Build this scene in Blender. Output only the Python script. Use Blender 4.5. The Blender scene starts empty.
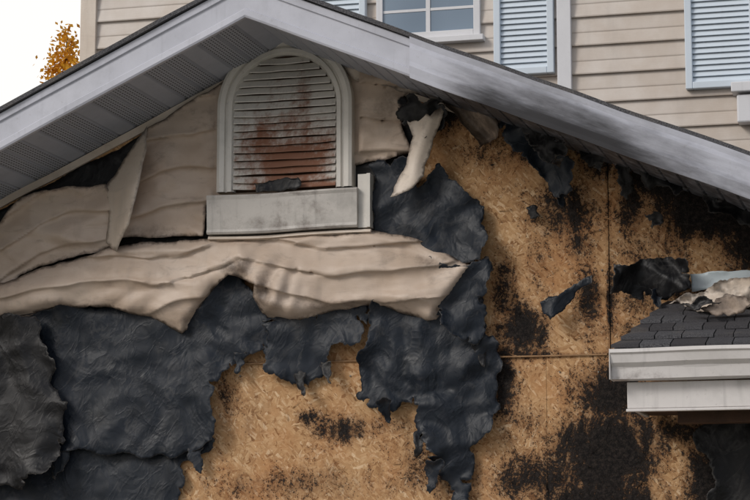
import bpy, math, random
import numpy as np
from mathutils import Vector, Matrix, noise
from mathutils.geometry import delaunay_2d_cdt
random.seed(7)
sc=bpy.context.scene
# ---------------- camera ----------------
F=2150.0
TH=math.atan(320/2150); PSI=math.atan(0.2691)
fwd=Vector((-math.sin(PSI)*math.cos(TH),math.cos(PSI)*math.cos(TH),math.sin(TH)))
right=Vector((math.cos(PSI),math.sin(PSI),0)); up=right.cross(fwd)
CAMZ=1.7; D=13.4
C=Vector((0,0,CAMZ+D*fwd.z))-fwd*D
cam_d=bpy.data.cameras.new("camera"); cam=bpy.data.objects.new("camera",cam_d); sc.collection.objects.link(cam)
M=Matrix((right,up,-fwd)).transposed().to_4x4(); M.translation=C
cam.matrix_world=M; cam_d.sensor_width=36; cam_d.lens=F/750*36; cam_d.clip_end=3000; sc.camera=cam
def U(px,py,y):
    d=fwd+right*((px-375)/F)+up*(-(py-250)/F)
    return C+d*((y-C.y)/d.y)
def PX(v):
    q=Vector(v)-C; w=q.dot(fwd)
    return 375+F*q.dot(right)/w, 250-F*q.dot(up)/w
def N(x,y,z=0.0): return noise.noise(Vector((x,y,z)))
def FB(x,y,z=0.0,o=4): return noise.fractal(Vector((x,y,z)),0.9,2.1,o)
# ---------------- node helper ----------------
class G:
    def __init__(s,name):
        s.m=bpy.data.materials.new(name); s.m.use_nodes=True; s.nt=s.m.node_tree
        s.b=s.nt.nodes["Principled BSDF"]; s.tc=s.nt.nodes.new("ShaderNodeTexCoord")
    def n(s,t): return s.nt.nodes.new(t)
    def l(s,a,b): s.nt.links.new(a,b)
    def put(s,inp,v):
        if isinstance(v,bpy.types.NodeSocket): s.l(v,inp)
        else:
            if isinstance(v,(tuple,list)) and len(v)==3 and inp.type=='RGBA': v=(*v,1)
            inp.default_value=v
    def mapp(s,rotY=0,scale=(1,1,1),src=None):
        v=src or s.tc.outputs["Object"]
        if rotY:
            a=s.n("ShaderNodeMapping"); s.l(v,a.inputs[0]); a.inputs["Rotation"].default_value=(0,rotY,0); v=a.outputs[0]
        a=s.n("ShaderNodeMapping"); s.l(v,a.inputs[0]); a.inputs["Scale"].default_value=scale
        return a.outputs[0]
    def noise(s,scale,vec=None,detail=4,rough=.55,dist=0):
        a=s.n("ShaderNodeTexNoise"); s.l(vec or s.tc.outputs["Object"],a.inputs["Vector"])
        a.inputs["Scale"].default_value=scale; a.inputs["Detail"].default_value=detail
        a.inputs["Roughness"].default_value=rough; a.inputs["Distortion"].default_value=dist
        return a.outputs["Fac"]
    def vor(s,scale,vec=None,feat='F1',out="Color",rnd=1):
        a=s.n("ShaderNodeTexVoronoi"); a.feature=feat; s.l(vec or s.tc.outputs["Object"],a.inputs["Vector"])
        a.inputs["Scale"].default_value=scale; a.inputs["Randomness"].default_value=rnd
        return a.outputs[out]
    def ramp(s,fac,stops):
        a=s.n("ShaderNodeValToRGB"); s.l(fac,a.inputs[0]); e=a.color_ramp.elements
        while len(e)<len(stops): e.new(.5)
        for k,(p,c) in enumerate(stops):
            e[k].position=p; e[k].color=(*c,1) if isinstance(c,tuple) else (c,c,c,1)
        return a.outputs[0]
    def mix(s,f,a,b,mode='MIX'):
        m=s.n("ShaderNodeMix"); m.data_type='RGBA'; m.blend_type=mode
        s.put(m.inputs[0],f); s.put(m.inputs[6],a); s.put(m.inputs[7],b); return m.outputs[2]
    def math(s,op,a,b=0,c=None,clamp=False):
        m=s.n("ShaderNodeMath"); m.operation=op; m.use_clamp=clamp; s.put(m.inputs[0],a); s.put(m.inputs[1],b)
        if c is not None: s.put(m.inputs[2],c)
        return m.outputs[0]
    def step(s,v,a,b):
        m=s.n("ShaderNodeMapRange"); m.interpolation_type='SMOOTHSTEP'; s.put(m.inputs[0],v)
        m.inputs[1].default_value=a; m.inputs[2].default_value=b; return m.outputs[0]
    def attr(s,name):
        a=s.n("ShaderNodeAttribute"); a.attribute_name=name; return a.outputs["Fac"]
    def bump(s,h,st=.3,dist=.01,nrm=None):
        b=s.n("ShaderNodeBump"); s.put(b.inputs["Height"],h); b.inputs["Strength"].default_value=st; b.inputs["Distance"].default_value=dist
        if nrm: s.l(nrm,b.inputs["Normal"])
        return b.outputs[0]
    def fin(s,col,rough=.6,nrm=None,spec=.4):
        s.put(s.b.inputs["Base Color"],col); s.put(s.b.inputs["Roughness"],rough); s.b.inputs["Specular IOR Level"].default_value=spec
        if nrm: s.l(nrm,s.b.inputs["Normal"])
        return s.m
# ---------------- materials ----------------
def mat_osb():
    g=G("osb_sheathing"); layers=[]
    wv=g.n("ShaderNodeVectorMath"); wv.operation='MULTIPLY_ADD'
    nz=g.n("ShaderNodeTexNoise"); g.l(g.tc.outputs["Object"],nz.inputs[0]); nz.inputs["Scale"].default_value=11
    g.l(nz.outputs["Color"],wv.inputs[0]); wv.inputs[1].default_value=(.03,.0,.03); g.l(g.tc.outputs["Object"],wv.inputs[2])
    for i,(r,a,b) in enumerate([(.25,10,60),(1.2,11,64),(-.7,9.5,56),(2.3,16,85)]):
        layers.append(g.vor(1.0,g.mapp(r,(a,1,b),wv.outputs[0])))
    sel=[g.vor([16,23,32][i],g.mapp(.5*i+.2,(1,1,1.5)),out="Color") for i in range(3)]
    col=layers[0]
    for i in range(3):
        sep=g.n("ShaderNodeSeparateColor"); g.l(sel[i],sep.inputs[0])
        f=g.step(sep.outputs[i],.54,.57); col=g.mix(f,col,layers[i+1])
    sp=g.n("ShaderNodeSeparateColor"); g.l(col,sp.inputs[0])
    wood=g.ramp(sp.outputs[0],[(0,(.26,.13,.055)),(.12,(.46,.265,.125)),(.6,(.57,.35,.175)),(.88,(.66,.435,.24)),(1,(.77,.56,.35))])
    grain=g.noise(1,g.mapp(.3,(30,1,260)),3)
    wood=g.mix(.45,wood,g.ramp(grain,[(.3,.55),(.7,1.0)]),'MULTIPLY')
    big=g.noise(1.9,detail=6,rough=.65)
    wood=g.mix(g.math('MULTIPLY',g.step(big,.45,.68),.65),wood,g.mix(.6,wood,(.45,.18,.06)))
    sm=g.noise(2.6,g.mapp(.1,(1,1,.6)),9,.74)
    wood=g.mix(g.math('MULTIPLY',g.step(sm,.52,.74),.6),wood,(.15,.085,.05))
    tone=g.attr("tone"); wood=g.mix(tone,wood,(.32,.16,.07))
    ch=g.attr("char")
    n1=g.noise(6.5,g.mapp(0,(1,1,.55)),10,.78,.8); n2=g.noise(38,detail=5,rough=.75)
    cells=g.vor(55,feat='DISTANCE_TO_EDGE',out="Distance")
    f=g.math('ADD',ch,g.math('MULTIPLY',g.math('SUBTRACT',n1,.5),1.8)); f=g.math('ADD',f,g.math('MULTIPLY',g.math('SUBTRACT',n2,.5),1.3))
    brown=g.step(f,.02,.55); black=g.step(f,.36,.58)
    dots=g.vor(74,out="Distance"); dn=g.math('MULTIPLY',g.math('SUBTRACT',.36,dots),1.9)
    black2=g.math('MULTIPLY',g.step(g.math('ADD',dn,g.math('MULTIPLY',f,1.1)),.50,.60),g.step(f,.08,.26))
    black=g.math('MAXIMUM',black,g.math('MULTIPLY',black2,.9))
    smoke=g.math('MULTIPLY',g.step(g.math('ADD',ch,g.math('MULTIPLY',g.math('SUBTRACT',n1,.5),.7)),.12,.75),.8)
    c=g.mix(g.math('MULTIPLY',brown,.6),wood,(.17,.065,.026))
    c=g.mix(smoke,c,(.045,.027,.018))
    blk=g.mix(g.step(n2,.4,.7),(.005,.004,.004),(.034,.026,.022))
    c=g.mix(black,c,blk)
    h=g.math('ADD',g.math('MULTIPLY',sp.outputs[0],.4),g.math('MULTIPLY',g.step(cells,0,.1),g.math('MULTIPLY',black,1.3)))
    return g.fin(c,.8,g.bump(h,.5,.005),.2)
def mat_felt(name="asphalt_felt",c0=(.004,.007,.012),c1=(.012,.018,.029)):
    g=G(name); n=g.noise(5,detail=8,rough=.65,dist=.5); n2=g.noise(90,detail=3)
    w=g.noise(4.5,g.mapp(.3,(1,1,.7)),detail=3,rough=.5,dist=.6)
    rd=g.math('SUBTRACT',1,g.math('MULTIPLY',g.math('ABSOLUTE',g.math('SUBTRACT',w,.5)),9),clamp=True)
    w2=g.noise(11,g.mapp(-.6,(1,1,.5)),detail=3,rough=.55,dist=.5)
    rd2=g.math('SUBTRACT',1,g.math('MULTIPLY',g.math('ABSOLUTE',g.math('SUBTRACT',w2,.5)),14),clamp=True)
    c=g.ramp(n,[(.3,c0),(.75,c1)])
    c=g.mix(g.math('MULTIPLY',g.step(g.noise(2.3,detail=8,rough=.72),.56,.72),.5),c,(.034,.033,.033))
    c=g.mix(g.math('MULTIPLY',g.step(g.noise(22,detail=7,rough=.75),.62,.70),.35),c,(.08,.073,.066))
    c=g.mix(g.math('MULTIPLY',g.math('MULTIPLY',rd2,g.step(n,.48,.62)),.25),c,(.12,.115,.11))
    e=g.attr("edge"); ed=g.math('ADD',e,g.math('MULTIPLY',g.math('SUBTRACT',n2,.5),.012))
    c=g.mix(g.math('MULTIPLY',g.math('SUBTRACT',1,g.step(ed,0,.004)),.35),c,(.10,.085,.07))
    h=g.math('ADD',g.math('ADD',g.math('MULTIPLY',rd,.20),g.math('MULTIPLY',n2,.02)),g.math('MULTIPLY',rd2,.06))
    return g.fin(c,g.ramp(n,[(.3,.40),(.7,.65)]),g.bump(h,.55,.03),.35)
def mat_siding(name,base,soot=(.05,.033,.025),burn=1.0):
    g=G(name); n=g.noise(2.5,detail=6,rough=.6); n2=g.noise(30,detail=5,rough=.7); gr=g.noise(1,g.mapp(0,(14,14,190)),3)
    c=g.mix(g.step(n,.3,.75),base,tuple(b*k for b,k in zip(base,(.82,.77,.72))))
    c=g.mix(g.math('MULTIPLY',g.step(n2,.55,.8),.35 if burn else .12),c,tuple(b*.62 for b in base))
    st=g.noise(1,g.mapp(0,(9,9,1.3)),5); c=g.mix(g.math('MULTIPLY',g.step(st,.52,.75),.32 if burn else .15),c,tuple(b*.5 for b in base))
    if burn:
        sm=g.noise(1,g.mapp(0,(4,4,11)),8,.7,.6); c=g.mix(g.math('MULTIPLY',g.step(sm,.53,.72),.48*burn),c,tuple(b*.36 for b in base))
        e=g.attr("edge"); ed=g.math('ADD',e,g.math('MULTIPLY',g.math('SUBTRACT',n2,.5),.05))
        f=g.math('MULTIPLY',g.math('SUBTRACT',1,g.step(ed,-.004,.022)),.8*burn); c=g.mix(f,c,soot)
        ch=g.math('ADD',g.attr("char"),g.math('MULTIPLY',g.math('SUBTRACT',g.noise(7,detail=8,rough=.7),.5),1.1))
        ch2=g.math('MULTIPLY',g.step(ch,.25,.75),g.step(g.attr("char"),.02,.2)); c=g.mix(g.math('MULTIPLY',ch2,.85),c,soot)
    return g.fin(c,.5,g.bump(g.math('ADD',g.math('MULTIPLY',gr,.7),g.math('MULTIPLY',n,3)),.16,.006),.4)
def mat_trim(name,base,rust=(.20,.075,.035),rough=.42,dirt=.35,namp=1.2,lo=.25,vert=False,hi=.8):
    g=G(name); n=g.noise(4,detail=6,rough=.65); n2=g.noise(35,detail=5,rough=.7)
    c=g.mix(g.math('MULTIPLY',g.step(n,.4,.75),dirt),base,tuple(b*.55 for b in base))
    c=g.mix(g.math('MULTIPLY',g.step(n2,.58,.75),dirt*.7),c,(.2,.17,.15))
    st=g.noise(1,g.mapp(0,(22,22,1.5)),4); c=g.mix(g.math('MULTIPLY',g.step(st,.55,.75),dirt*.7),c,tuple(b*.45 for b in base))
    a=g.attr("char"); cn=(g.noise(1,g.mapp(0,(17,17,5)),9,.75) if vert else g.noise(11,detail=8,rough=.7))
    ch=g.math('ADD',a,g.math('MULTIPLY',g.math('SUBTRACT',cn,.5),namp))
    f=g.math('MULTIPLY',g.step(ch,lo,hi),g.step(a,.01,.15)); c=g.mix(g.math('MULTIPLY',f,.92),c,rust)
    return g.fin(c,rough,g.bump(n,.12,.01),.45)
def mat_sooty_trim():
    g=G("sooty_trim"); base=(.50,.51,.57); n=g.noise(4,detail=6,rough=.65); n2=g.noise(35,detail=5,rough=.7)
    c=g.mix(g.math('MULTIPLY',g.step(n,.4,.75),.4),base,tuple(b*.55 for b in base))
    c=g.mix(g.math('MULTIPLY',g.step(n2,.58,.75),.3),c,(.2,.18,.17))
    cn=g.noise(1,g.mapp(-.4,(2.2,2.2,12)),8,.6)
    f=g.step(g.math('ADD',g.attr("soot"),g.math('MULTIPLY',g.math('SUBTRACT',cn,.5),1.1)),.10,1.0)
    c=g.mix(g.math('MULTIPLY',f,.97),c,(.020,.019,.021))
    return g.fin(c,.5,g.bump(n,.12,.01),.3)
def mat_plain(name,c0,c1,scale=8,rough=.7,b=.3):
    g=G(name); n=g.noise(scale,detail=8,rough=.65); return g.fin(g.ramp(n,[(.3,c0),(.7,c1)]),rough,g.bump(n,b,.02),.3)
OSB=mat_osb(); FELT=mat_felt(); FELT2=mat_felt("charred_felt",(.003,.003,.004),(.010,.010,.012))
SID=mat_siding("melted_vinyl",(.54,.44,.36)); SIDP=mat_siding("pale_vinyl",(.66,.58,.50),burn=.7)
SIDR=mat_siding("vinyl_siding",(.61,.555,.505),burn=0)
TRIM=mat_trim("white_trim",(.50,.51,.57),rust=(.022,.021,.023)); SOOTY=mat_sooty_trim()
VENTM=mat_trim("vent_plastic",(.70,.67,.62),dirt=.45,rust=(.25,.095,.045),namp=1.7,lo=.22,hi=.8,vert=True)
WINF=mat_trim("window_trim",(.66,.66,.68),dirt=.15)
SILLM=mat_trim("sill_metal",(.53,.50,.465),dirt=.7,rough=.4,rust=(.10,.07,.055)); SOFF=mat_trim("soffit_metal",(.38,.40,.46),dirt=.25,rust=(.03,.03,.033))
SHUT=mat_trim("shutter_paint",(.60,.67,.74),dirt=.1); GUT=mat_trim("gutter_metal",(.66,.63,.61),rust=(.08,.05,.04),dirt=.4)
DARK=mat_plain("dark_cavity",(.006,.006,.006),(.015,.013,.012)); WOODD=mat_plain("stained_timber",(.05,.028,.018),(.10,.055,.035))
WOODL=mat_plain("cut_timber",(.25,.14,.07),(.42,.26,.14),20); NAIL=mat_plain("nail_cap",(.15,.14,.13),(.25,.24,.22),20,.4)
def mat_shingle():
    g=G("roof_shingle"); n=g.noise(160,detail=2); n2=g.noise(4,detail=5); c=g.ramp(n,[(.35,(.04,.04,.045)),(.7,(.14,.138,.145))])
    t=g.attr("tone"); c=g.mix(t,c,(.045,.042,.045)); c=g.mix(g.math('MULTIPLY',g.step(n2,.5,.7),.3),c,(.15,.13,.11))
    return g.fin(c,.9,g.bump(n,.5,.004),.2)
SHIN=mat_shingle()
g=G("soffit_vent")
sx=g.n("ShaderNodeSeparateXYZ"); g.l(g.tc.outputs["Object"],sx.inputs[0])
fx=g.math('FRACT',g.math('MULTIPLY',sx.outputs[0],55)); fy=g.math('FRACT',g.math('MULTIPLY',sx.outputs[1],28))
ho=g.math('MULTIPLY',g.math('LESS_THAN',fx,.4),g.math('LESS_THAN',fy,.6)); SOFV=g.fin(g.mix(ho,(.36,.38,.43),(.06,.06,.065)),.5)
g=G("window_glass"); nn=g.noise(1.2,detail=2); GLASS=g.fin(g.ramp(nn,[(.3,(.10,.15,.21)),(.7,(.20,.27,.35))]),.08,None,.9)
# ---------------- mesh helpers ----------------
house=bpy.data.objects.new("fire_damaged_house",None); sc.collection.objects.link(house)
def obj(name,verts,faces,mats,parent=house,smooth=False,mi=None,attrs=None):
    me=bpy.data.meshes.new(name); me.from_pydata([tuple(v) for v in verts],[],faces); me.update()
    for m in (mats if isinstance(mats,list) else [mats]): me.materials.append(m)
    if mi: me.polygons.foreach_set("material_index",mi)
    if smooth: me.polygons.foreach_set("use_smooth",[True]*len(me.polygons))
    for k,v in (attrs or {}).items():
        a=me.attributes.new(k,'FLOAT','POINT'); a.data.foreach_set("value",[float(t) for t in v])
    o=bpy.data.objects.new(name,me); sc.collection.objects.link(o)
    if parent: o.parent=parent
    return o
def boxv(x0,x1,y0,y1,z0,z1):
    return [(x0,y0,z0),(x1,y0,z0),(x1,y1,z0),(x0,y1,z0),(x0,y0,z1),(x1,y0,z1),(x1,y1,z1),(x0,y1,z1)]
BF=[(0,3,2,1),(4,5,6,7),(0,1,5,4),(1,2,6,5),(2,3,7,6),(3,0,4,7)]
def box(name,x0,x1,y0,y1,z0,z1,mat,parent=house,bev=.004,char=None):
    v=boxv(x0,x1,y0,y1,z0,z1); a={"edge":[1]*8}
    if char: a["char"]=[char(p) for p in v]
    o=obj(name,v,BF,mat,parent,attrs=a)
    if bev: m=o.modifiers.new("b",'BEVEL'); m.width=bev; m.segments=2
    return o
def boxes(name,lst,mat,parent=house,tone=None,bev=0):
    V=[];Fc=[];T=[]
    for k,b in enumerate(lst):
        o=len(V); V+=boxv(*b); Fc+=[tuple(i+o for i in f) for f in BF]; T+=[random.random()]*8
    o=obj(name,V,Fc,mat,parent,attrs={"tone":T,"edge":[1]*len(V)})
    if bev: m=o.modifiers.new("b",'BEVEL'); m.width=bev; m.segments=2
    return o
def blobs(px,py,L):
    s=0
    for (bx,by,rx,ry,a) in L:
        d=((px-bx)/rx)**2+((py-by)/ry)**2
        if d<9: s=max(s,a*math.exp(-d*.7))
    return s
def jag(poly,amp,seed,tears=0,minl=3.0):
    rnd=random.Random(seed); out=[]
    A=sum(poly[i][0]*poly[(i+1)%len(poly)][1]-poly[(i+1)%len(poly)][0]*poly[i][1] for i in range(len(poly)))
    sg=1 if A>0 else -1
    if tears:
        np_=[]
        for i in range(len(poly)):
            a=poly[i];b=poly[(i+1)%len(poly)];L=math.dist(a,b); np_.append(a)
            if L>10 and rnd.random()<tears:
                t=rnd.uniform(.3,.7); nx,ny=-(b[1]-a[1])/L*sg,(b[0]-a[0])/L*sg
                dp=rnd.uniform(4,.5*min(L,30)); w=rnd.uniform(.04,.11); sk=rnd.uniform(-.5,.5)*dp
                ux,uy=(b[0]-a[0])/L,(b[1]-a[1])/L
                P=lambda s:(a[0]+(b[0]-a[0])*s,a[1]+(b[1]-a[1])*s)
                np_.append(P(t-w)); np_.append((P(t)[0]+nx*dp+ux*sk,P(t)[1]+ny*dp+uy*sk)); np_.append(P(t+w))
        poly=np_
    def sub(a,b,amp):
        L=math.dist(a,b)
        if L<minl: out.append(a); return
        nx,ny=-(b[1]-a[1])/L,(b[0]-a[0])/L
        k=rnd.choice((-1,1))*rnd.uniform(.1,1)**1.5*amp*min(L,30); s=rnd.uniform(.25,.75)
        m=(a[0]+(b[0]-a[0])*s+nx*k,a[1]+(b[1]-a[1])*s+ny*k)
        sub(a,m,amp*.95); sub(m,b,amp*.95)
    for i in range(len(poly)): sub(poly[i],poly[(i+1)%len(poly)],amp)
    return out
def inside(P,poly):
    x=P[:,0];y=P[:,1];r=np.zeros(len(P),bool);n=len(poly)
    for i in range(n):
        x1,y1=poly[i];x2,y2=poly[(i+1)%n]
        if y1==y2: continue
        c=((y1>y)!=(y2>y))&(x<(x2-x1)*(y-y1)/(y2-y1)+x1); r^=c
    return r
def edist(P,poly):
    d=np.full(len(P),1e9);n=len(poly)
    for i in range(n):
        a=np.array(poly[i]);b=np.array(poly[(i+1)%n]);ab=b-a;L=ab@ab+1e-9
        t=np.clip(((P-a)@ab)/L,0,1); q=P-(a+t[:,None]*ab); d=np.minimum(d,np.hypot(q[:,0],q[:,1]))
    return d
def sheet(name,poly,yf,mat,amp=.22,seed=1,step=4.0,pts=None,char=None,thick=.0015,parent=house,minl=2.2,tears=0):
    B=jag(poly,amp,seed,tears,minl); rnd=random.Random(seed)
    xs=[p[0] for p in poly];ys=[p[1] for p in poly]
    if pts is None:
        pts=[(x+rnd.uniform(-.3,.3)*step,y+rnd.uniform(-.3,.3)*step) for x in np.arange(min(xs),max(xs),step) for y in np.arange(min(ys),max(ys),step)]
    else: pts=pts(min(xs),max(xs))
    P=np.array(pts); P=P[inside(P,B)]
    if len(P): P=P[edist(P,B)>1.1]
    allp=[Vector(b) for b in B]+[Vector((p[0],p[1])) for p in P]; nb=len(B)
    r=delaunay_2d_cdt(allp,[(i,(i+1)%nb) for i in range(nb)],[],0,1e-4)
    V=np.array([(v.x,v.y) for v in r[0]]); T=[t for t in r[2]]
    cen=np.array([V[list(t)].mean(axis=0) for t in T]); ins=inside(cen,B)
    T=[tuple(t) for t,k in zip(T,ins) if k]; E=edist(V,B)
    W=[U(x,y,yf(x,y,e)) for (x,y),e in zip(V,E)]
    o=obj(name,W,T,mat,parent,True,attrs={"edge":E/165,"char":[char(x,y) if char else 0 for x,y in V]})
    if thick: m=o.modifiers.new("s",'SOLIDIFY'); m.thickness=thick; m.offset=0
    return o
def extrude_x(name,prof,x0,x1,zf,mat,n=1,parent=house,char=None,smooth=False,wob=0,caps=True,key="char"):
    V=[];Fc=[];m=len(prof);ch=[]
    for i in range(n+1):
        x=x0+(x1-x0)*i/n
        for (h,y) in prof:
            p=(x,y+wob*N(x*3,h*8,1),zf(x)+h+wob*N(x*2.3,y*5,4)); V.append(p); ch.append(char(p) if char else 0)
    for i in range(n):
        for j in range(m):
            a=i*m+j;b=i*m+(j+1)%m; Fc.append((a,b,b+m,a+m))
    if caps: Fc.append(tuple(range(m))); Fc.append(tuple(n*m+j for j in reversed(range(m))))
    return obj(name,V,Fc,mat,parent,smooth,attrs={key:ch,"edge":[1]*len(V)})
# ---------------- roof lines ----------------
YF=-.86
Al=U(0,150,YF);Aa=U(245,17,YF);Ar=U(750,199,YF)
sl=(Aa.z-Al.z)/(Aa.x-Al.x); sr=(Ar.z-Aa.z)/(Ar.x-Aa.x)
XL=Aa.x-3.9; XR=Aa.x+3.9
def zl(x): return Aa.z+sl*(x-Aa.x)
def zr(x): return Aa.z+sr*(x-Aa.x)
def zroof(x): return zl(x) if x<Aa.x else zr(x)
# ---------------- sheathing ----------------
CH=[(565,210,38,32,.55),(578,245,20,20,.5),(522,330,26,26,.72),(505,295,14,45,.5),(612,395,36,30,.8),(606,455,50,44,.9),(645,440,34,34,.6),
(668,178,44,22,.95),(720,205,55,30,1.1),(760,240,40,30,.8),(500,352,50,8,.6),(590,300,14,34,.55),(345,430,26,14,.6),(308,418,14,8,.45),(445,112,24,18,.7),(485,150,24,22,.4),
(690,432,50,12,.7),(555,480,70,26,.6),(504,385,16,40,.65),(300,485,100,18,.36),(720,480,30,60,.9),(420,455,24,40,.4),(650,330,60,14,.5),(630,200,14,40,.6),(540,150,30,14,.6),
(612,300,8,60,.5),(660,250,60,30,.36),(230,395,14,30,.35),(450,480,60,20,.45),(385,425,50,10,.36),(540,260,20,40,.34),(640,300,30,20,.5),
(590,140,30,14,.7),(700,300,40,20,.5),(520,420,30,20,.4),(600,500,70,30,.7),(600,165,30,20,.5)]
zs=U(420,359,0).z; xs1=U(609,250,0).x; xs2=U(547,430,0).x
def osb(x0,x1,z0,z1,yo,tone,k,faint):
    st=.022; nx=max(2,int((x1-x0)/st)); nz=max(2,int((z1-z0)/st)); V=[];Fc=[];ch=[];idx={}
    for i in range(nx+1):
        for j in range(nz+1):
            x=x0+(x1-x0)*i/nx; z=z0+(z1-z0)*j/nz
            if z>zroof(x)+.09: continue
            idx[i,j]=len(V); p=(x,yo-.004*N(x*2,z*2,k),z); V.append(p); px,py=PX(p)
            e=min(x-x0,x1-x,z-z0,z1-z)
            c=blobs(px,py,CH)+(.16 if e<.02 and not faint else 0)
            ch.append(max(c,-.02+.18*FB(px*.011,py*.013,3)))
    for i in range(nx):
        for j in range(nz):
            q=[(i,j),(i+1,j),(i+1,j+1),(i,j+1)]
            if all(t in idx for t in q): Fc.append(tuple(idx[t] for t in q))
    obj("osb_panel",V,Fc,OSB,attrs={"char":ch,"tone":[tone]*len(V)})
W0=Aa.x-3.6+.3; W1=Aa.x+3.75
k=0
for (z0,z1,xs,faint) in [(zs,9,xs1,0),(zs-1.22,zs,xs2,1),(zs-2.44,zs-1.22,xs1,0),(0,zs-2.44,xs2,1)]:
    g_=.001 if faint else .003
    cuts=[W0]+[xs+2.44*i for i in range(-3,4) if W0+.1<xs+2.44*i<W1-.1]+[W1]
    for a,b in zip(cuts[:-1],cuts[1:]):
        if z0>=z1: continue
        k+=1; ztop=min(z1,max(zroof(a),zroof(b),Aa.z if a<Aa.x<b else 0)+.1)
        osb(a+g_,b-g_,z0+.003,ztop-.003,random.uniform(-.001,.001)*(1 if faint else 3),[.03,.08,0,.10,.06][k%5],k,faint)
V=[(W0,.03,0),(W1,.03,0),(W1,.03,zr(W1)),(Aa.x,.03,Aa.z),(W0,.03,zl(W0))]
obj("wall_core",V+[(a,3,c) for a,b,c in V],[(0,1,2,3,4),(0,4,9,5),(1,6,7,2)],DARK)
extrude_x("sheathing_seam_lip",[(0.0,-.004),(.0,-.016),(.006,-.018),(.010,-.010),(.010,-.004)],U(222,365,0).x,xs1-.02,lambda x:zs-.006,WOODL,30,wob=.004)
nl=[];rn=random.Random(9)
for (px,py) in [(560,372),(300,372),(600,372),(602,180),(602,230),(602,270),(618,232),(618,275),(240,376),(350,376),(420,480),(520,372)]:
    p=U(px+rn.uniform(-2,2),py,0); nl.append((p.x-.004,p.x+.004,-.008,.0,p.z-.004,p.z+.004))
boxes("nail_heads",nl,NAIL)
V=[];Fc=[];rn=random.Random(17)
for i in range(300):
    px=rn.uniform(190,745);py=rn.uniform(110,498); p=U(px,py,-.008); a=rn.uniform(0,3.14);l=rn.uniform(.012,.045);w=rn.uniform(.002,.006)
    u=Vector((math.cos(a),0,math.sin(a)));v=Vector((-math.sin(a),0,math.cos(a))); lift=Vector((0,-rn.uniform(.004,.020),0)); o=len(V)
    if p.z>zroof(p.x)-.05: continue
    V+=[p-u*l-v*w,p-u*l+v*w,p+u*l+v*w*.6+lift,p+u*l-v*w*.6+lift]; Fc.append((o,o+1,o+2,o+3))
obj("osb_splinters",V,Fc,OSB,attrs={"char":[blobs(*PX(q),CH) for q in V],"tone":[0]*len(V)})
# ---------------- gable roof ----------------
def rcap(x0,x1,zf,side,x1f):
    fas=[(0,YF),(.012,YF-.006),(.05,YF-.006),(.055,YF),(.175,YF),(.182,YF-.012),(.225,YF-.014),(.232,YF-.004),(.232,YF+.03),(0,YF+.03)]
    extrude_x("rake_fascia",fas,x0,x1f,zf,TRIM,80,wob=.004)
    extrude_x("shingle_edge",[(.234,YF-.035),(.262,YF-.035),(.262,2.2),(.234,2.2)],x0,x1,zf,SHIN,60,wob=.010)
xc=U(411,60,YF).x
rcap(XL,Aa.x,zl,-1,Aa.x); rcap(Aa.x,XR,zr,1,xc+.06)
def socc(p):
    px,py=PX(p); h=(p[2]-zr(p[0]))/.24
    along=float(np.interp(px,[412,440,490,540,600,660,720,780],[.05,.35,.95,1.15,1.05,.75,.55,.40]))
    return max(0.0,along*(1.05-.75*max(0,h)))
CP=[(-.012,YF-.020),(-.010,YF-.030),(.02,YF-.034),(.06,YF-.042),(.09,YF-.038),(.13,YF-.040),(.17,YF-.042),(.20,YF-.036),(.236,YF-.040),(.24,YF-.024)]
extrude_x("sooty_rake_cover",CP,xc,XR,zr,SOOTY,110,char=socc,wob=.009,key="soot")
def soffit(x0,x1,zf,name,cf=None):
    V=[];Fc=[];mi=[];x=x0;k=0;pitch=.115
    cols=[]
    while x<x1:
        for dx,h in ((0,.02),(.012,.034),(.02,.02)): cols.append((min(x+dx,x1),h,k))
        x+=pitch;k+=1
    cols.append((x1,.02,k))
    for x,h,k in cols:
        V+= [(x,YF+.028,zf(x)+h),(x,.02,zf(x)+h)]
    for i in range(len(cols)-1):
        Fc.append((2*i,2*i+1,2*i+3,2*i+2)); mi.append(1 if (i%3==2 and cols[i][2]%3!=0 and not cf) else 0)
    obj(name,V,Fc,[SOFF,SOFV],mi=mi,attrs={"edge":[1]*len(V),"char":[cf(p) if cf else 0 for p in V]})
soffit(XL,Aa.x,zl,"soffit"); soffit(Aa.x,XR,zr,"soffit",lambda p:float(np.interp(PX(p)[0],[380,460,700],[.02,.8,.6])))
extrude_x("soffit_channel",[(-.035,-.03),(.015,-.035),(.018,-.012),(-.035,-.012)],XL,U(240,72,0).x,zl,SIDP,60,wob=.008)
extrude_x("soffit_channel",[(-.02,-.03),(.015,-.035),(.018,-.012),(-.02,-.012)],Aa.x,U(470,130,0).x,zr,SIDP,40,wob=.008)
# ---------------- felt ----------------
def tri(u):
    f=u-math.floor(u); return 1-abs(2*f-1)
def crumple(x,y,s):
    v=0;wx=1.3*N(x*.012,y*.012,s+1);wy=1.3*N(x*.013,y*.011,s+7)
    for a,per,w in ((.5,62,1.0),(1.75,44,.7),(2.6,29,.45),(1.1,19,.22)):
        m=.35+.9*max(0,N(x*.014,y*.014,s+a*9)+.35)
        v+=w*m*tri((x*math.cos(a+.3*s%1)+y*math.sin(a+.3*s%1))/per+wx*.8+wy*a*.4)
    return v
def wr(base,amp=.012,f=.02,seed=0,curl=.02,hang=0):
    def fn(x,y,e):
        n=FB(x*f*.6,y*f*.5,seed,2)
        c=curl*2.2*math.exp(-e/10)*max(0,.05+1.5*N(x*.022,y*.022,seed+2))
        v=base-amp*.7*(1+n)-amp*1.1*crumple(x,y,seed)-c
        if hang: v-=hang*tri(x/46+.8*N(x*.01,y*.02,seed))*min(1,e/10+.3)
        return v
    return fn
sheet("felt_underlay",[(-220,330),(-220,300),(0,210),(150,127),(240,68),(300,35),(352,60),(420,85),(418,130),(412,235),(240,262),(250,300),(180,338),(0,330)],wr(-.006,.003,.02,3,0),FELT2,.1,3,6)
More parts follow.
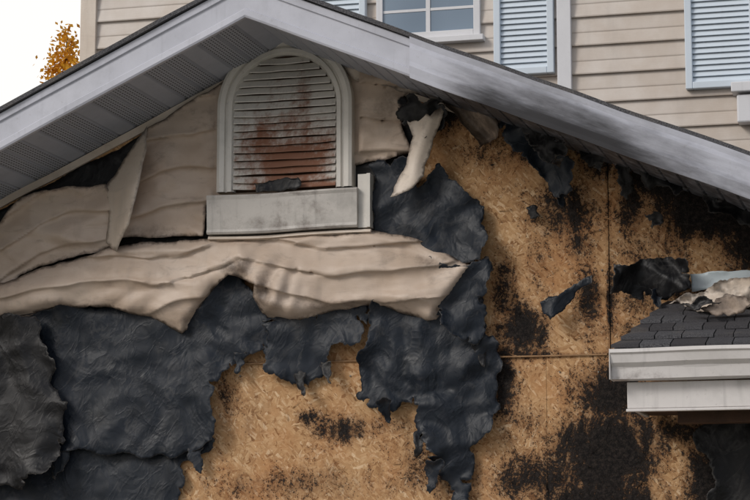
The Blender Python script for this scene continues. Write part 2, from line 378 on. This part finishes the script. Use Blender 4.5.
sheet("torn_felt",[(-220,440),(-40,440),(60,438),(150,440),(208,432),(215,440),(213,448),(196,458),(180,466),(185,482),(178,500),(182,560),(176,640),(120,700),(60,680),(-60,700),(-220,690)],wr(-.006,.010,.012,12,.02,.006),FELT,.2,12,3.2,tears=.2)
sheet("torn_felt",[(-220,318),(30,312),(60,303),(130,306),(158,312),(182,322),(205,300),(215,272),(240,270),(256,296),(268,318),(273,345),(262,350),(240,362),(222,372),(210,398),(216,420),(212,440),(190,452),(150,458),(60,452),(-40,458),(-220,455)],wr(-.036,.017,.012,11,.03,.014),FELT,.16,11,3.2,tears=.15)
sheet("torn_felt",[(-220,318),(35,316),(47,350),(50,382),(68,402),(66,440),(52,462),(28,474),(22,490),(-20,486),(-80,500),(-220,480)],wr(-.10,.022,.015,21,.05,.025),FELT2,.24,21,3.2,tears=.4)
sheet("torn_felt",[(262,308),(300,310),(330,305),(368,300),(372,318),(352,346),(340,342),(326,372),(308,386),(290,382),(268,374),(262,350)],wr(-.024,.021,.025,31,.06,.018),FELT,.24,31,2.8,tears=.3)
sheet("torn_felt",[(372,300),(440,305),(440,268),(487,256),(484,300),(486,335),(499,345),(497,400),(490,432),(470,450),(474,470),(468,500),(456,512),(448,482),(430,470),(426,445),(415,435),(419,405),(402,402),(385,412),(370,408),(356,395),(360,350)],wr(-.020,.025,.022,41,.07,.025),FELT,.24,41,2.8,tears=.35)
sheet("torn_felt",[(368,165),(412,155),(418,188),(440,163),(455,180),(478,200),(488,238),(480,262),(458,264),(440,268),(420,255),(408,240),(375,236),(370,200)],wr(-.038,.025,.03,51,.07,.02),FELT,.23,51,2.6,tears=.3)
sheet("felt_strip",[(440,262),(488,256),(486,330),(478,345),(462,340),(440,325),(436,290)],wr(-.08,.026,.03,52,.05,.02),FELT,.26,52,2.6,tears=.4)
sheet("felt_flap",[(398,100),(412,93),(440,98),(447,110),(438,132),(424,138),(414,120),(404,126),(397,118)],wr(-.10,.04,.05,61,.06),FELT2,.3,61,2.2,tears=.5)
sheet("felt_flap",[(497,124),(520,118),(548,133),(565,148),(575,163),(573,190),(560,198),(545,180),(528,162),(508,144)],wr(-.07,.05,.04,71,.07),FELT,.26,71,2.2,tears=.3)
sheet("felt_flap",[(520,122),(550,128),(568,150),(560,168),(540,158),(526,140)],wr(-.18,.04,.05,79,.06),FELT2,.28,79,2.2,tears=.4)
sheet("felt_flap",[(574,142),(592,146),(606,158),(600,172),(588,164),(580,158)],wr(-.08,.04,.05,83,.06),FELT2,.26,83,2.2,tears=.4)
sheet("felt_flap",[(640,165),(668,172),(690,188),(676,196),(660,186),(648,190)],wr(-.08,.04,.05,84,.06),FELT2,.26,84,2.2,tears=.4)
sheet("felt_flap",[(700,190),(740,204),(770,218),(750,228),(724,214),(708,212)],wr(-.08,.04,.05,85,.06),FELT2,.26,85,2.2,tears=.4)
sheet("felt_scrap",[(526,208),(538,207),(540,216),(530,219)],wr(-.03,.01,.05,72,.02),FELT2,.3,72,2)
sheet("felt_scrap",[(540,302),(565,290),(592,275),(592,283),(572,300),(550,320),(543,314)],wr(-.05,.03,.05,73,.05),FELT,.16,73,2.2)
sheet("felt_scrap",[(617,158),(629,163),(634,188),(628,200),(620,194)],wr(-.04,.02,.05,74,.03),FELT2,.3,74,2)
sheet("felt_scrap",[(644,214),(655,211),(662,224),(652,229)],wr(-.04,.02,.05,75,.03),FELT2,.3,75,2)
sheet("felt_flap",[(613,264),(650,258),(688,261),(692,290),(668,300),(655,291),(640,300),(622,291),(610,294)],wr(-.10,.05,.04,76,.08),FELT2,.22,76,2.2,tears=.3)
sheet("torn_felt",[(698,428),(712,415),(760,418),(900,410),(900,640),(712,650),(706,500),(716,480),(697,450)],wr(-.02,.02,.02,77,.03),FELT2,.25,77,4)
for i,(x,y,l,w_,s) in enumerate([(300,382,14,6,3),(384,408,16,7,5),(434,468,26,8,-6),(462,508,18,7,2),(240,360,14,6,-4),(196,456,18,8,4),(480,345,22,7,3),(470,262,16,7,-3),(60,460,20,9,-6),(420,440,18,6,-4),(560,196,12,6,3),(655,296,12,6,4),(326,370,14,5,4)]):
    sheet("felt_sliver",[(x-w_,y-8),(x+w_,y-9),(x+w_*.7+s*.4,y+l*.4),(x+s+1.5,y+l),(x+s-2,y+l*.9),(x-w_*.5+s*.3,y+l*.45)],wr(-.05,.02,.05,200+i,.05),FELT if i%3 else FELT2,.25,200+i,2)
# ---------------- melted siding ----------------
def interp(L):
    X=[a for a,b in L];Y=[b for a,b in L]; return lambda x: float(np.interp(x,X,Y))
def sfold(x,y,s):
    v=0
    for fx,fy,w in ((.0075,.030,1.0),(.016,.055,.5),(.035,.06,.25)):
        v+=w*(1-min(1,abs(N(x*fx,y*fy,s+fy*50))*3.6))**1.1
    return v
def courses(line,sp,base,step=.02,amp=.012,seed=0,curl=.02,extra=None,f=.012,wv=2.0,fold=.012,clampv=False):
    ph=[0,.12,.25,.38,.5,.62,.75,.86,.93,.965]
    def sh(x,k): return wv*N(x*.02,k*1.0,seed)+wv*1.5*N(x*.006,k*2.0,seed+1)
    def pts(x0,x1):
        return [(x,line(x)+(k+p)*sp+sh(x,k)) for x in np.arange(x0,x1,3.0) for k in range(-8,14) for p in ph]
    def yf(x,y,e):
        k0=(y-line(x))/sp; k=math.floor(k0); p=(y-line(x)-sh(x,k))/sp-k
        p=p%1.0
        s=p/.93 if p<.93 else (1-p)/.07
        v=base-step*(s**1.4)-amp*(.8+FB(x*f,y*f*2.2,seed,3))-curl*math.exp(-e/6)*(.3+N(x*.03,y*.03,seed+3))-fold*sfold(x,y,seed)
        if extra: v-=extra(x,y,e)
        if clampv:
            dx=max(0,216-x,x-356); dy=max(0,30-y,y-200); t=min(1,math.hypot(dx,dy)/10)
            v=max(v,-.045-.2*t*t) if t<1 else v
        return v
    return dict(yf=yf,pts=pts)
lnA=interp([(100,162),(160,138),(220,132),(352,118),(440,122)])
sheet("melted_siding",[(120,238),(118,222),(132,180),(147,128),(200,95),(240,68),(300,32),(352,58),(385,72),(412,88),(399,100),(403,130),(413,153),(385,160),(352,166),(300,200),(222,204),(206,205),(203,236)],
  mat=SID,amp=.06,seed=101,char=lambda x,y:blobs(x,y,[(395,100,25,40,.4),(150,232,40,8,.4),(212,120,8,60,.35),(180,110,50,8,.3)]),
  **courses(lnA,36,-.014,.045,.008,101,.02,wv=8,clampv=True,fold=.024,extra=lambda x,y,e:.018*(1+math.sin(x*.075+y*.05+2*N(x*.02,y*.02,1)))*math.exp(-max(0,x-160)/50) if x<260 else .010*(1+math.sin(x*.14+y*.06))))
lnB=interp([(-220,310),(0,252),(40,226),(70,218),(120,213)])
sheet("melted_siding",[(-220,330),(-220,290),(-40,242),(0,222),(22,197),(60,188),(106,184),(122,215),(119,243),(80,255),(40,266),(0,288),(-60,312)],
  mat=SID,amp=.07,seed=102,**courses(lnB,30,-.035,.030,.014,102,.03,wv=5,fold=.028,extra=lambda x,y,e:.012*(1+math.sin(x*.05+y*.13+2*N(x*.02,y*.03,2))),f=.02))
sheet("siding_flap",[(104,188),(121,165),(147,126),(147,150),(139,185),(129,225),(117,252),(106,243),(109,215)],
  lambda x,y,e:-.07-.20*max(0,min(1,(x-(104+(190-min(190,y))*.55))/28))-.02*math.sin(y*.06),SIDP,.05,103,3)
topD=interp([(-220,335),(0,283),(60,262),(117,246),(205,240),(310,233),(370,230),(410,238),(472,264)])
botD=interp([(-220,360),(0,320),(60,307),(150,318),(182,334),(213,290),(240,280),(262,312),(290,320),(365,306),(430,322),(472,266)])
def drape(x,y,e):
    T,B_=topD(x),botD(x); v=max(0,min(1,(y-T)/max(8,B_-T)))
    o=.01+.12*(math.sin(math.pi*min(1,.08+v*.72)))
    wob=1.6*N(x*.009,y*.02,3)
    if x>=235:
        yy=y+13*((x-355)/105)**2
        o+=.028*(1-abs(math.sin((yy-232)*.085+wob)))**1.2*(.3+.7*v)
        o+=.024*tri((x-y*1.1)/34+wob*.6)*v*v*(.5+N(x*.02,y*.02,9))
    else:
        o+=.026*tri((x+y*.8)/52+wob*.7)*v*v
    d=math.hypot((x-268)*.9,(y-288)/1.3); o+=.022*math.exp(-(d/22)**2)*(1+math.sin(x*.30+y*.11+2*N(x*.03,y*.03,5)))
    o-=.075*math.exp(-max(0,B_-y)/4.5)
    o+=.022*math.exp(-((y-(T+6+4*N(x*.02,1,1)))/4)**2)
    return o
sheet("draped_siding",[(-220,365),(-220,330),(-40,296),(0,283),(60,262),(117,246),(160,242),(205,239),(250,238),(310,233),(370,230),(410,237),(440,250),(472,264),(463,285),(446,305),(431,324),(415,316),(385,306),(365,306),(330,312),(300,320),(276,322),(262,313),(253,297),(254,284),(240,278),(228,275),(214,288),(205,307),(195,323),(182,334),(168,327),(150,318),(125,312),(90,306),(60,307),(30,316),(0,320),(-60,335)],
  mat=SID,amp=.07,seed=104,char=lambda x,y:blobs(x,y,[(430,262,34,10,.45),(262,295,14,22,.6),(185,324,20,10,.45),(340,304,60,8,.45),(235,268,20,10,.6),(60,300,60,8,.35),(455,285,14,24,.4),(120,285,60,6,.35)]),
  **courses(interp([(-220,345),(0,300),(80,284),(150,288),(200,274),(240,258),(275,266),(330,276),(390,276),(440,270),(472,262)]),27,-.015,.026,.006,104,.02,extra=drape,f=.018,wv=8,fold=.020))
sheet("siding_flap",[(446,104),(440,125),(431,150),(424,176),(408,191),(390,197),(397,182),(407,160),(413,136),(407,120),(414,108),(430,116)],
  lambda x,y,e:-.17-.018*math.sin((x+y*.3)*.22)-.03*(y-100)/100-.02*N(x*.05,y*.03,3),SIDP,.1,106,2.2,char=lambda x,y:blobs(x,y,[(436,108,12,10,.7),(410,190,20,6,.4),(425,140,6,30,.3)]))
sheet("siding_curl",[(425,86),(450,88),(475,102),(498,120),(497,138),(480,148),(468,130),(448,108)],
  lambda x,y,e:-.10-.06*math.sin((x-y)*.14)-.03*math.exp(-e/4),SID,.12,107,2.3,char=lambda x,y:.6)
sheet("siding_curl",[(330,52),(352,60),(385,70),(420,84),(440,97),(400,92),(372,84),(350,76)],
  lambda x,y,e:-.06-.02*math.sin(x*.2),SIDP,.1,108,2.5,char=lambda x,y:.5 if x>380 else .15)
# ---------------- arched vent ----------------
vent=bpy.data.objects.new("arched_gable_vent",None); sc.collection.objects.link(vent); vent.parent=house
VO=-.035
pl=U(218,190,-.08);pr=U(353,182,-.08); vcx=(pl.x+pr.x)/2; R=(pr.x-pl.x)/2; zb=U(285,190,-.08).z; zt=U(287,38,-.08).z; zc=zt-R*1.0
def arch(off,n=36):
    P=[(vcx-R+off,zb)]
    for i in range(n+1):
        a=math.pi-math.pi*i/n; P.append((vcx+(R-off)*math.cos(a),zc+(R-off)*math.sin(a)))
    P.append((vcx+R-off,zb)); return P
VB=[(290,165,46,26,.9),(262,148,24,32,.75),(318,150,26,28,.75),(290,126,46,18,.6),(300,186,60,10,.95),(250,185,20,12,.5),(302,100,12,30,.55),(275,95,9,30,.4)]
prof=[(0,.02),(0,-.075),(.02,-.085),(.05,-.080),(.056,-.062),(.066,-.062),(.072,-.078),(.098,-.076),(.112,-.05),(.112,.01)]
V=[];Fc=[];rows=[arch(o) for o,_ in prof]; m=len(rows[0])
for (o,y_),r in zip(prof,rows):
    V+=[(x,y_+VO+.003*N(x*5,z*5,2),z) for x,z in r]
for j in range(len(prof)-1):
    for i in range(m-1): a=j*m+i; Fc.append((a,a+1,a+m+1,a+m))
obj("vent_frame",V,Fc,VENTM,vent,False,attrs={"char":[blobs(*PX(p),VB)*.3 for p in V]})
Vb=[(x,-.022+VO,z) for x,z in arch(.09)]; obj("vent_back",Vb,[tuple(range(len(Vb)))],WOODD,vent)
V=[];Fc=[];ch=[];z=zb+.01;pitch=.047;ri=R-.108
while z<zc+ri-.02:
    hw=ri if z<zc-.0 else math.sqrt(max(0,ri*ri-(z+.02-zc)**2)); n=26
    sag=.012*random.random() if z<zc else .003
    if hw>.04:
        off=len(V); pf=[(0,-.070),(.006,-.073),(.047,-.046),(.047,-.040),(.004,-.060)]
        for i in range(n+1):
            t=i/n*2-1; x=vcx+hw*t
            for h,y_ in pf:
                p=(x,y_+VO+.004*N(x*7,z*9,2),z+h-sag*(1-t*t)+.005*N(x*6,z*30,5)); V.append(p); ch.append(blobs(*PX(p),VB))
        for i in range(n):
            for j in range(5):
                a=off+i*5+j;b=off+i*5+(j+1)%5; Fc.append((a,b,b+5,a+5))
    z+=pitch
obj("vent_louvers",V,Fc,VENTM,vent,attrs={"char":ch})
sheet("vent_scrap",[(254,183),(275,180),(298,177),(300,187),(280,192),(256,193)],wr(-.125,.008,.05,81,.02),FELT2,.2,81,2,parent=vent)
a=U(207,197,-.16);b=U(357,187,-.16);zt_=U(282,192,-.16).z;zb_=U(282,231,-.16).z
def sillz(x): return zt_+ (x-(a.x+b.x)/2)*.012
H=zt_-zb_
extrude_x("vent_sill",[(0,-.03),(0,-.165),(-.012,-.172),(-.03,-.165),(-H+.03,-.158),(-H+.012,-.164),(-H,-.155),(-H,-.03)],a.x,b.x,sillz,SILLM,40,parent=vent,wob=.011,
  char=lambda p:blobs(*PX(p),[(300,228,80,6,.5),(215,215,8,20,.4),(280,192,60,5,.45),(320,205,20,14,.3)]))
c0=U(358,190,-.12);c1=U(371,190,-.12)
extrude_x("sill_end_trim",[(.09,-.03),(.09,-.125),(-H-.0,-.125),(-H,-.03)],c0.x,c1.x,sillz,VENTM,4,parent=vent,wob=.004)
extrude_x("sill_end_lip",[(.09,-.126),(.09,-.145),(-H-.0,-.145),(-H,-.126)],c1.x-.022,c1.x,sillz,VENTM,4,parent=vent,wob=.004)
extrude_x("sill_flashing",[(-H-.012,-.03),(-H-.012,-.13),(-H-.03,-.14),(-H-.05,-.03)],U(210,240,-.1).x,U(372,230,-.1).x,sillz,SIDP,40,parent=vent,wob=.014)
# ---------------- rear storey ----------------
YR=2.2
xl=U(84,20,YR).x; xr=xl+9; ztop=7.6
exp_=.212; zline=U(630,43,YR).z
V=[];Fc=[]
z=zline-exp_*math.floor(zline/exp_); zs_=[]
while z<ztop: zs_.append(z); z+=exp_
for z in zs_:
    for h,yy in ((0,-.004),(.0,-.026),(.008,-.028),(.095,-.012),(.103,-.015),(.11,-.015),(exp_,-.004)):
        for i in range(31):
            x=xl+(xr-xl)*i/30; V.append((x,YR+yy+.003*N(x*1.5,z*3,0),z+h+.003*N(x,z,3)))
nr=len(V)//31
for j in range(nr-1):
    for i in range(30): a_=j*31+i; Fc.append((a_,a_+1,a_+32,a_+31))
obj("upper_storey_siding",V,Fc,SIDR,attrs={"edge":[1]*len(V)})
obj("upper_storey_walls",boxv(xl,xr,YR+.0,YR+7,0,ztop),BF[:2]+BF[3:],SIDR,attrs={"edge":[1]*8})
xc1=U(98,20,YR).x
box("corner_post",xl-.012,xc1,YR-.045,YR+.06,0,ztop,SIDP)
rv=[(xl-.5,YR-.5,ztop),(xr+.5,YR-.5,ztop),(xr+.5,YR+7.5,ztop),(xl-.5,YR+7.5,ztop),(xl-.5,YR+3.5,ztop+2),(xr+.5,YR+3.5,ztop+2)]
obj("upper_roof",rv,[(0,1,5,4),(2,3,4,5),(0,4,3),(1,2,5),(0,3,2,1)],SHIN)
def window(x0,x1,z0,z1):
    w=.05; y0=YR-.05
    boxes("window_frame",[(x0,x0+w,y0,YR+.02,z0,z1),(x1-w,x1,y0,YR+.02,z0,z1),(x0+w,x1-w,y0,YR+.02,z0,z0+w),(x0+w,x1-w,y0,YR+.02,z1-w,z1)],WINF,bev=.004)
    xm=(x0+x1)/2; zz=[z0+w+.17+i*.27 for i in range(4)]
    boxes("window_muntin",[(xm-.016,xm+.016,y0+.01,YR-.032,z0+w,z1-w)],WINF)
    boxes("window_muntin",[(x0+w,x1-w,y0+.014,YR-.034,z-.010,z+.010) for z in zz],WINF)
    box("window_pane",x0+w,x1-w,YR-.032,YR-.03,z0+w,z1-w,GLASS,bev=0)
    box("window_sill",x0-.03,x1+.03,y0-.04,YR,z0-.045,z0-.002,WINF)
def X(px,py=40): return U(px,py,YR-.05).x
def Z(px,py): return U(px,py,YR-.05).z
window(X(376,30),X(480,30),Z(428,38),Z(428,38)+1.35)
def shutter(x0,x1,z0,z1):
    w=.05;y0=YR-.075
    boxes("shutter_frame",[(x0,x0+w,y0,YR-.012,z0,z1),(x1-w,x1,y0,YR-.012,z0,z1),(x0+w,x1-w,y0,YR-.012,z0,z0+w),(x0+w,x1-w,y0,YR-.012,z1-w,z1)],SHUT,bev=.006)
    V=[];Fc=[];z=z0+w
    while z<z1-w-.03:
        o=len(V); V+=[(x0+w,y0+.022,z),(x1-w,y0+.022,z),(x1-w,y0+.040,z+.040),(x0+w,y0+.040,z+.040),(x0+w,y0+.03,z-.002),(x1-w,y0+.03,z-.002)]
        Fc+=[(o,o+1,o+2,o+3),(o,o+4,o+5,o+1)]; z+=.042
    obj("shutter_louvers",V,Fc,SHUT); box("shutter_back",x0+w,x1-w,YR-.034,YR-.030,z0+w,z1-w,SHUT,bev=0)
shutter(X(494),X(554),Z(520,75),Z(520,75)+1.6)
shutter(X(685),X(757),Z(715,88),Z(715,88)+1.6)
shutter(X(306),X(366),Z(320,45),Z(320,45)+1.6)
box("trim_board",X(557),X(571),YR-.06,YR,Z(565,150),ztop,WINF)
box("outlet_hood",X(736),X(775),YR-.12,YR,Z(745,124),Z(745,96),WINF,bev=.012)
box("outlet_hood_lid",X(731),X(780),YR-.15,YR,Z(745,94),Z(745,84),WINF,bev=.008)
# ---------------- porch roof ----------------
porch=bpy.data.objects.new("porch_roof",None); sc.collection.objects.link(porch); porch.parent=house
YE=-.92
e0=U(610,350,YE); ze=U(680,347,YE).z; xe=e0.x; xend=xe+2.6
gp=[(0,YE+.0),(0.0,YE-.01),(-.02,YE-.012),(-.03,YE+.0),(-.075,YE+.012),(-.10,YE+.04),(-.165,YE+.05),(-.172,YE+.10),(-.172,YE+.15),(-.0,YE+.15),(-.002,YE+.14),(-.16,YE+.14),(-.16,YE+.06),(-.02,YE+.012)]
extrude_x("gutter",gp,xe,xend,lambda x:ze,GUT,40,parent=porch,wob=.006,char=lambda p:blobs(*PX(p),[(640,385,40,12,.3)])+(.16 if p[2]<ze-.1 else 0))
box("gutter_end_cap",xe-.006,xe-.001,YE-.005,YE+.15,ze-.172,ze,GUT,porch,.002)
zf1=ze-.176; zf2=zf1-.15
x2=U(627,390,YE+.13).x
box("porch_fascia",x2,xend,YE+.13,YE+.155,zf2,zf1-.002,GUT,porch,.004)
box("porch_fascia_lip",x2-.006,xend,YE+.12,YE+.16,zf2-.018,zf2-.002,GUT,porch,.004)
box("porch_fascia_return",x2,x2+.025,YE+.158,-.06,zf2,zf1-.002,GUT,porch,.003)
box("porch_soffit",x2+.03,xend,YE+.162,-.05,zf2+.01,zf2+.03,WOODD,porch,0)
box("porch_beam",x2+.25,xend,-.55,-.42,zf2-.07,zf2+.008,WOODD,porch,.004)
box("porch_post",xend-.2,xend-.06,YE+.2,YE+.34,0,zf2+.0,GUT,porch,.005)
pw=U(700,300,-.03); zw=pw.z; ys0=YE+.03; ys1=-.03; L=ys1-ys0
xh=U(668,306,-.03).x
nc=6
V=[];Fc=[];T=[];rn=random.Random(5)
for r in range(nc):
    t0=r/nc;t1=min(1,(r+1.12)/nc)
    xa=xe+(xh-xe)*t0; x=xa
    while x<xend:
        w=rn.uniform(.10,.2); x1=min(xend,x+w-.006); sh=rn.uniform(0,.008); o=len(V); tone=rn.random()*.9
        dx1=((xh-xe)*(t1-t0)) if x==xa else 0
        def pt(xx,t,h): return (xx,ys0+L*t,ze-.006+(zw-ze)*t+h)
        tj=t0+rn.uniform(-.012,.012)
        V+=[pt(x,tj,.004+sh),pt(x1,tj,.004+sh),pt(x1,t1,.004),pt(x+dx1,t1,.004),pt(x,tj,.024+sh),pt(x1,tj,.024+sh),pt(x1,t1,.006),pt(x+dx1,t1,.006)]
        Fc+=[tuple(i+o for i in f) for f in BF]; T+=[tone]*8; x+=w
obj("porch_shingles",V,Fc,SHIN,porch,attrs={"tone":T})
obj("porch_hip",[(xe,ys0,ze-.01),(xh,ys1,zw-.01),(xe,ys1,ze-.01),(xend,ys0,ze-.012),(xend,ys1,zw-.012)],[(0,1,2),(0,3,4,1)],SHIN,porch)
sheet("metal_scrap",[(690,274),(747,270),(760,271),(760,284),(720,290),(692,292)],wr(-.14,.01,.02,90,.02),mat_trim("blue_white_scrap",(.60,.68,.72),dirt=.3),.06,90,3,parent=porch)
sheet("siding_debris",[(668,304),(686,293),(712,286),(734,278),(800,276),(800,308),(745,308),(720,305),(696,311)],
  lambda x,y,e:-.30-.07*FB(x*.05,y*.07,4,4)-.05*math.sin((x+2*y)*.12)*.6-.035*crumple(x,y,4),SIDP,.18,91,2.0,parent=porch,char=lambda x,y:.35,tears=.3)
sheet("siding_debris",[(700,308),(716,298),(740,296),(752,304),(735,314),(712,315)],
  lambda x,y,e:-.46-.03*crumple(x,y,8),SID,.22,93,2.0,parent=porch,char=lambda x,y:.45)
sheet("felt_scrap",[(680,304),(705,296),(722,302),(700,310)],wr(-.44,.02,.05,92,.03),FELT2,.2,92,2,parent=porch)
# ---------------- tree ----------------
def tree():
    tp=U(67,34,15); base=Vector((tp.x+.2,15,0)); rnd=random.Random(3)
    par=bpy.data.objects.new("autumn_tree",None); sc.collection.objects.link(par)
    V=[];Fc=[]
    def limb(a,b,r0,r1):
        o=len(V); d=(b-a).normalized(); u=d.orthogonal().normalized(); w=d.cross(u)
        for p,r in ((a,r0),(b,r1)):
            for i in range(7): t=2*math.pi*i/7; V.append(p+u*r*math.cos(t)+w*r*math.sin(t))
        for i in range(7): Fc.append((o+i,o+(i+1)%7,o+7+(i+1)%7,o+7+i))
    pts=[base+(tp-base)*t+Vector((.12*math.sin(5*t),0,0))*(1-t) for t in [i/8 for i in range(9)]]
    for i in range(8): limb(pts[i],pts[i+1],.17*(1-i/8)+.012,.17*(1-(i+1)/8)+.01)
    tips=[tp,tp-Vector((.05,0,.15)),tp-Vector((-.08,0,.3)),tp-Vector((.1,0,.4)),tp-Vector((0,0,.25))]
    Ht=tp.z
    for k in range(80):
        t=rnd.uniform(.28,.94); a=base.lerp(tp,t); ang=rnd.uniform(0,6.28); r=(Ht*(1-t))*.24*rnd.uniform(.5,1.1)+.04
        b=a+Vector((math.cos(ang)*r,math.sin(ang)*r,r*1.0+.03)); limb(a,b,.03*(1-t)+.008,.005); tips+= [b,a.lerp(b,.6)]
    obj("tree_trunk",V,Fc,WOODD,par)
    V=[];Fc=[]
    for tpnt in tips:
        for k in range(75):
            q=tpnt+Vector((rnd.gauss(0,.085),rnd.gauss(0,.085),rnd.gauss(-.05,.12))); s=rnd.uniform(.025,.05)
            u=Vector((rnd.gauss(0,1),rnd.gauss(0,1),rnd.gauss(0,1))).normalized(); w=u.orthogonal().normalized()
            o=len(V); V+=[q-u*s,q+w*s*.6,q+u*s,q-w*s*.6]; Fc.append((o,o+1,o+2,o+3))
    g=G("autumn_leaves"); n=g.noise(3.5,detail=3); n2=g.vor(14)
    sp=g.n("ShaderNodeSeparateColor"); g.l(n2,sp.inputs[0])
    c=g.mix(.6,g.ramp(n,[(.35,(.5,.18,.015)),(.65,(.8,.42,.03))]),g.ramp(sp.outputs[0],[(.1,(.4,.14,.01)),(.9,(.9,.52,.05))]))
    g.fin(c,.6)
    tr=g.n("ShaderNodeBsdfTranslucent"); g.l(c,tr.inputs[0]); ms=g.n("ShaderNodeMixShader"); ms.inputs[0].default_value=.5
    g.l(g.b.outputs[0],ms.inputs[1]); g.l(tr.outputs[0],ms.inputs[2]); g.l(ms.outputs[0],g.nt.nodes["Material Output"].inputs[0])
    obj("tree_crown",V,Fc,g.m,par)
tree()
# ---------------- ground ----------------
gm=mat_plain("dry_grass_ground",(.06,.07,.03),(.16,.13,.08),3,.9)
obj("ground",[(-1500,-1500,0),(1500,-1500,0),(1500,1500,0),(-1500,1500,0)],[(0,1,2,3)],gm,None)
dm=mat_plain("concrete_driveway",(.25,.24,.23),(.38,.37,.35),6,.85)
obj("driveway",[(W0+.3,-20,.004),(W1-.3,-20,.004),(W1-.3,-.02,.004),(W0+.3,-.02,.004)],[(0,1,2,3)],dm,None)
# ---------------- light ----------------
w=bpy.data.worlds.new("World"); sc.world=w; w.use_nodes=True; nt=w.node_tree; bg=nt.nodes["Background"]
sky=nt.nodes.new("ShaderNodeTexSky"); sky.sky_type='NISHITA'; sky.sun_disc=False
EL,AZ=math.radians(33),math.radians(222)
sky.sun_elevation=EL; sky.sun_rotation=AZ; sky.dust_density=6; sky.air_density=1.2
tc=nt.nodes.new("ShaderNodeTexCoord"); sp=nt.nodes.new("ShaderNodeSeparateXYZ"); nt.links.new(tc.outputs["Generated"],sp.inputs[0])
mr=nt.nodes.new("ShaderNodeMapRange"); mr.interpolation_type='SMOOTHSTEP'; mr.inputs[1].default_value=.1; mr.inputs[2].default_value=.9; nt.links.new(sp.outputs[1],mr.inputs[0])
veil=nt.nodes.new("ShaderNodeMix"); veil.data_type='RGBA'; veil.inputs[6].default_value=(6.4,6.7,7.4,1); veil.inputs[7].default_value=(12.0,11.6,11.0,1); nt.links.new(mr.outputs[0],veil.inputs[0])
mx=nt.nodes.new("ShaderNodeMix"); mx.data_type='RGBA'; mx.inputs[0].default_value=.75
nt.links.new(veil.outputs[2],mx.inputs[7])
nt.links.new(sky.outputs[0],mx.inputs[6]); nt.links.new(mx.outputs[2],bg.inputs[0]); bg.inputs[1].default_value=.11
sd=bpy.data.lights.new("sun",'SUN'); sd.energy=1.5; sd.angle=math.radians(18); sd.color=(1,.97,.93)
so=bpy.data.objects.new("sun",sd); sc.collection.objects.link(so)
dirv=Vector((math.sin(AZ)*math.cos(EL),math.cos(AZ)*math.cos(EL),math.sin(EL)))
so.rotation_euler=dirv.to_track_quat('Z','Y').to_euler()
sc.view_settings.view_transform='Standard'; sc.view_settings.look='None'; sc.view_settings.exposure=0
